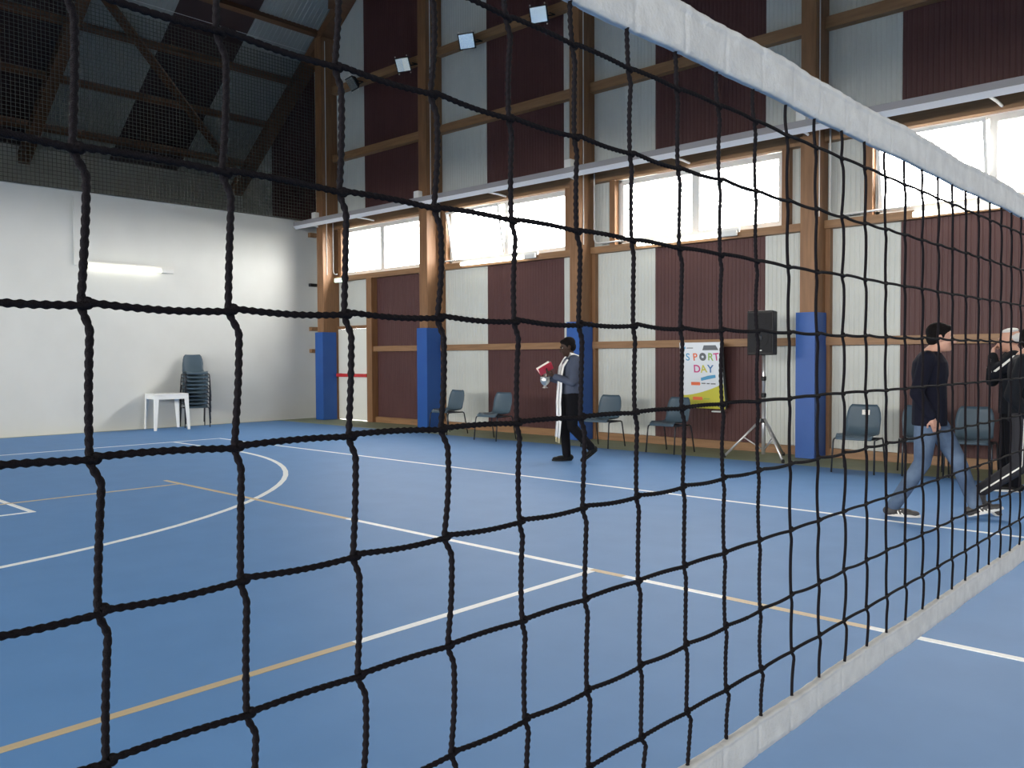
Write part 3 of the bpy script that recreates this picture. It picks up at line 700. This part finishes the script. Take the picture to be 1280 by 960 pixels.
    for S, s in (('L', 1), ('R', -1)):
        sh, el, wr = (V3(J[k_+S]) for k_ in ('shoulder', 'elbow', 'wrist')); e = .012+coat*.5
        limb(sb, [sh-V3((0, s*.07, .0)), sh, sh.lerp(el, .5), el, el.lerp(wr, .93)], [.062+e, .056+e, .050+e, .045+e, .033+e*.8])
    shirt = remesh(sb, mats.get('topname', 'shirt'), mats['top'], t, .009, 5)
    # collar
    cb = BM(); nb = ch.lerp(nk, .45); tube(cb, [nb+V3((.068*math.cos(a), .068*math.sin(a), .012*math.cos(a+PI))) for a in [2*PI*k/20 for k in range(21)]], .011, 8); obj('collar', cb, mats.get('collar', mats['top']), t, True)
    # trousers
    tbm = BM(); loft(tbm, [(pe.x, pe.y, pe.z+.09, .112*fat, .155*fat), (pe.x, pe.y, pe.z, .122*fat, .168*fat), (pe.x, pe.y, pe.z-.09, .115*fat, .160*fat)])
    for S in 'LR':
        hi, kn, an = (V3(J[k_+S]) for k_ in ('hip', 'knee', 'ankle'))
        limb(tbm, [hi, hi.lerp(kn, .45), kn, kn.lerp(an, .5), an], [.100, .090, .070, .064, .058])
    remesh(tbm, 'trousers', mats['legs'], t, .009, 5)
    # shoes
    for S in 'LR':
        toe, heel, an = V3(J['toe'+S]), V3(J['heel'+S]), V3(J['ankle'+S]); d = (toe-heel).normalized(); lat = V3((0, 1, 0)); up = d.cross(lat)*-1
        if up.z < 0: up = -up
        bmx = BM(); rot = Matrix((d, lat, up)).transposed().to_euler()
        ell(bmx, heel+d*.028+up*.010, (.066, .038, .046), rot); ell(bmx, heel+d*.13+up*.004, (.085, .038, .034), rot); ell(bmx, heel+d*.205-up*.003, (.055, .040, .026), rot)
        cap(bmx, heel+d*.055+up*.01, an.lerp(heel+d*.045+up*.03, .4), .043, .045)
        sh = remesh(bmx, 'shoe', mats['shoe'], t, .006, 3)
        bmx = BM(); n = 20; a = []; b_ = []
        for k in range(n):
            th = 2*PI*k/n; cx_ = .125+.140*math.cos(th); wy = .042*math.sin(th)*(1-.12*(math.cos(th) < -.2))
            for arr, z_ in ((a, -.034), (b_, -.012)): arr.append(bmx.verts.new(heel+d*cx_+lat*wy+up*z_))
        for k in range(n): bmx.faces.new((a[k], a[(k+1) % n], b_[(k+1) % n], b_[k]))
        bmx.faces.new(a[::-1]); bmx.faces.new(b_); obj('sole', bmx, mats['sole'], sh)
        if mats.get('stripes'):
            for q in range(3):
                for sd in (-1, 1):
                    b3 = BM(); p = heel+d*(.095+.028*q)+lat*sd*.0365; beam(b3, p-up*.012, p+up*.022-d*.016-lat*sd*.008, d*.006, lat*.0025); obj('stripe', b3, 'paper', sh)
    return t, hp
skin_dark = mat('dark_brown_skin', (.045, .024, .016), .6, spec=.25, var=(.038, .020, .013), scale=20)
skin_light = mat('light_skin', (.50, .28, .20), .5, var=(.45, .24, .17), scale=20)
hair_blk = mat('black_hair', (.006, .005, .005), .85, spec=.1, bump=.5, bscale=200); hair_grey = mat('light_grey_hair', (.55, .54, .52), .6, bump=.5, bscale=200)
shirt_gb = mat('grey_blue_shirt', (.065, .078, .115), .85, spec=.2, var=(.052, .063, .095), scale=9); trous_blk = mat('black_trousers', (.006, .006, .008), .9, spec=.12)
sweater = mat('navy_sweater', (.010, .011, .020), .95, spec=.12, var=(.008, .008, .015), scale=8); jeans = mat('blue_jeans', (.13, .18, .26), .9, spec=.2, var=(.05, .08, .14), scale=5)
jack = mat('dark_jacket', (.010, .012, .016), .85, spec=.15, var=(.007, .008, .011), scale=7); tracks = mat('grey_tracksuit', (.030, .030, .035), .85, spec=.15); shoe_b = mat('black_leather', (.006, .006, .006), .5, spec=.25); shoe_g = mat('dark_grey_trainer', (.045, .042, .042), .6)
stole_m = mat('white_stole_cloth', (.80, .80, .78), .8); sole_w = mat('off_white_sole', (.6, .6, .58), .6)

# --- man with the stole, red book and silver vessel
J = dict(pelvis=(0, 0, .93), chest=(-.015, 0, 1.34), neck=(.01, 0, 1.42), head=(.045, 0, 1.535), nod=.28,
    shoulderL=(-.02, .165, 1.335), elbowL=(.03, .225, 1.07), wristL=(.25, .13, 1.15), handL=(.85, -.25, .45), backL=(.3, .4, -.85), curlL=.5, thumbL=-1,
    shoulderR=(-.02, -.165, 1.335), elbowR=(.05, -.225, 1.07), wristR=(.27, -.10, 1.12), handR=(.9, .15, .0), backR=(0, -.2, 1), curlR=1.0, thumbR=-1,
    hipR=(.0, -.085, .88), kneeR=(.07, -.085, .49), ankleR=(.04, -.085, .085), heelR=(-.02, -.085, .036), toeR=(.2, -.085, .036),
    hipL=(0, .085, .88), kneeL=(.0, .085, .47), ankleL=(-.25, .085, .20), heelL=(-.315, .085, .168), toeL=(-.15, .085, .045), hem=.93)
PX, PY, PYAW = -7.22, 8.90, math.radians(180+52)
pr, hp = person('man in grey-blue shirt with white stole walking left, reading a red book', (PX, PY, 0), PYAW, J, dict(skin=skin_dark, hair=hair_blk, top=shirt_gb, legs=trous_blk, shoe=shoe_b, sole=shoe_b))
for s in (1, -1):
    path = [(-.085, s*.015, 1.425), (-.06, s*.075, 1.435), (.0, s*.1, 1.425), (.07, s*.098, 1.37), (.125, s*.09, 1.28), (.15, s*.085, 1.15), (.155, s*.085, 1.0), (.17, s*.085, .8), (.165, s*.085, .55), (.185, s*.085, .33)]
    V, Fc = [], []
    for i, p in enumerate(path):
        p = Vector(p); tt = (Vector(path[min(i+1, len(path)-1)])-Vector(path[max(i-1, 0)])).normalized()
        wv = Vector((0, 1, 0)) if i > 2 else Vector((.8, -s*.3, .25)).normalized(); wv = (wv-tt*wv.dot(tt)).normalized(); nn = tt.cross(wv)*.006
        for a_, b_ in ((-1, -1), (1, -1), (1, 1), (-1, 1)): V.append((p+wv*a_*.055+nn*b_)[:])
    for i in range(len(path)-1):
        for k in range(4): Fc.append((4*i+k, 4*i+(k+1) % 4, 4*i+4+(k+1) % 4, 4*i+4+k))
    Fc += [(3, 2, 1, 0), tuple(4*(len(path)-1)+k for k in range(4))]
    so = obj('stole', (V, Fc), stole_m, pr, True)
    fr = BM()
    for k in range(7): p = Vector((.185, s*.085-.04+k*.0133, .33)); tube(fr, [p, p+Vector((.004*(k % 3-1), 0, -.07))], .003, 5)
    obj('fringe', fr, mat('gold_fringe', (.5, .42, .25), .7) if s == 1 else bpy.data.materials['gold_fringe'], so)
def pworld(v): return Matrix.Translation((PX, PY, 0)) @ Matrix.Rotation(PYAW, 4, 'Z') @ Vector(v)
bk = thing('prayer_book', 'open red book held up in the hands of the man with the stole', 'book', pworld((.33, .03, 1.21)), PYAW)
for s in (-1, 1):
    bm = BM(); box(bm, (-.1, 0, -.008), (.1, .13, -.002)); Rm = Matrix.Rotation(math.radians(30), 4, 'Y') @ Matrix.Rotation(math.radians(52 if s > 0 else 128), 4, 'X')
    bmesh.ops.transform(bm, matrix=Rm, verts=bm.verts[:]); obj('cover', bm, 'book', bk)
    bm = BM(); z0_, z1_ = ((-.002, .012) if s > 0 else (-.022, -.008)); box(bm, (-.095, .004, z0_), (.095, .122, z1_)); bmesh.ops.transform(bm, matrix=Rm, verts=bm.verts[:]); obj('pages', bm, 'paper', bk)
vs_ = thing('holy_water_vessel', 'small silver vessel with handle hanging under the red book', 'vessel', pworld((.34, -.06, .99)), PYAW)
obj('bowl', lathe(BM(), [(.035, 0), (.038, .008), (.018, .02), (.016, .035), (.045, .055), (.062, .085), (.066, .115), (.060, .135), (.066, .145), (.066, .150), (.055, .150), (.05, .12)], 20), 'silver', vs_, True)
obj('handle', tube(BM(), [(0, .06*math.cos(a), .145+.13*math.sin(a)) for a in [PI*k/14 for k in range(15)]], .004, 6), 'silver', vs_, True)

# --- man in jeans walking right
J = dict(pelvis=(0, 0, .92), chest=(.0, 0, 1.36), neck=(.035, 0, 1.44), head=(.085, 0, 1.55), nod=.08,
    shoulderR=(-.02, -.175, 1.345), elbowR=(-.10, -.24, 1.08), wristR=(.02, -.20, .88), handR=(.35, .25, -.9), backR=(.2, -1, .1), curlR=.5,
    shoulderL=(-.0, .175, 1.345), elbowL=(.0, .24, 1.08), wristL=(.06, .2, .88), handL=(.4, -.25, -.9), backL=(.2, 1, .1), curlL=.6,
    hipR=(-.02, -.085, .87), kneeR=(-.05, -.09, .48), ankleR=(-.27, -.09, .10), heelR=(-.325, -.09, .036), toeR=(-.1, -.09, .036),
    hipL=(.02, .085, .87), kneeL=(.22, .09, .50), ankleL=(.36, .09, .12), heelL=(.315, .09, .045), toeL=(.53, .09, .115), hem=.80)
person('man in dark sweater and blue jeans striding right past the chairs', (-2.38, 7.86, 0), math.radians(17), J, dict(skin=skin_light, hair=hair_blk, top=sweater, topname='sweater', legs=jeans, shoe=shoe_g, sole=sole_w, stripes=True), fat=1.13)

# --- man in striped jacket further back, facing left, hands up at his chin
J = dict(pelvis=(0, 0, .93), chest=(.0, 0, 1.36), neck=(.02, 0, 1.44), head=(.045, 0, 1.555), nod=.15,
    shoulderL=(.02, .18, 1.345), elbowL=(.20, .22, 1.22), wristL=(.20, .06, 1.40), handL=(-.1, -.5, .8), backL=(1, .2, .2), curlL=.9,
    shoulderR=(.02, -.18, 1.345), elbowR=(.17, -.22, 1.13), wristR=(.20, -.03, 1.28), handR=(0, .7, .6), backR=(1, 0, 0), curlR=.8,
    hipL=(0, .085, .88), kneeL=(.02, .09, .48), ankleL=(-.01, .10, .085), heelL=(-.06, .1, .036), toeL=(.17, .1, .036),
    hipR=(0, -.085, .88), kneeR=(.05, -.09, .48), ankleR=(.07, -.10, .085), heelR=(.02, -.1, .036), toeR=(.25, -.1, .036), hem=.80)
p3, hp3 = person('grey-haired man in dark jacket with white sleeve stripes standing at the right edge', (-2.20, 9.95, 0), math.radians(200), J, dict(skin=skin_light, hair=hair_grey, top=jack, topname='jacket', legs=trous_blk, shoe=shoe_b, sole=sole_w), 'fringe', coat=.012)
for S, s in (('L', 1), ('R', -1)):
    sh, el, wr = Vector(J['shoulder'+S]), Vector(J['elbow'+S]), Vector(J['wrist'+S]); bm = BM()
    out = Vector((.1, s*1, .25)).normalized()
    beam(bm, sh+out*.070, el+out*.060, (0, .004, .006), (.010, 0, .004)); obj('sleeve_stripe', bm, 'paper', p3)
    out = Vector((.75, s*.2, -.1)).normalized() if s < 0 else Vector((.5, .8, .1)).normalized()
    bm = BM(); beam(bm, el+out*.055, wr+out*.042, (.004, .008, 0), (0, .004, .006)); obj('sleeve_stripe', bm, 'paper', p3)

# --- person in tracksuit stepping out of the picture on the right
J = dict(pelvis=(0, 0, .90), chest=(-.01, 0, 1.33), neck=(.04, 0, 1.41), head=(.08, 0, 1.52), nod=.05,
    shoulderR=(-.02, -.175, 1.31), elbowR=(-.12, -.23, 1.06), wristR=(.03, -.22, .86), handR=(.5, .1, -.8), backR=(.1, -1, .1), curlR=.6,
    shoulderL=(.02, .175, 1.31), elbowL=(.1, .23, 1.05), wristL=(.3, .18, .98), handL=(.9, -.1, .1), backL=(.1, 1, .2), curlL=.6,
    hipR=(-.02, -.085, .86), kneeR=(-.03, -.09, .45), ankleR=(-.34, -.09, .21), heelR=(-.385, -.09, .145), toeR=(-.22, -.09, .04),
    hipL=(.02, .085, .86), kneeL=(.24, .09, .50), ankleL=(.38, .09, .10), heelL=(.33, .09, .036), toeL=(.56, .09, .05), hem=.82)
p4, hp4 = person('person in dark top and grey tracksuit trousers stepping out past the right edge', (-1.78, 8.45, 0), math.radians(17), J, dict(skin=skin_light, hair=hair_blk, top=jack, topname='jacket', legs=tracks, shoe=shoe_g, sole=sole_w), coat=.006)
for a_, b_ in (('hipR', 'kneeR'), ('kneeR', 'ankleR')):
    p, q = Vector(J[a_]), Vector(J[b_]); o_ = Vector((0, -1, 0)); r0, r1 = (.100, .072) if a_ == 'hipR' else (.072, .058)
    bm = BM(); beam(bm, p+o_*r0, q+o_*r1, (0, .004, 0), (.003, 0, .010)); obj('trouser_stripe', bm, 'paper', p4)
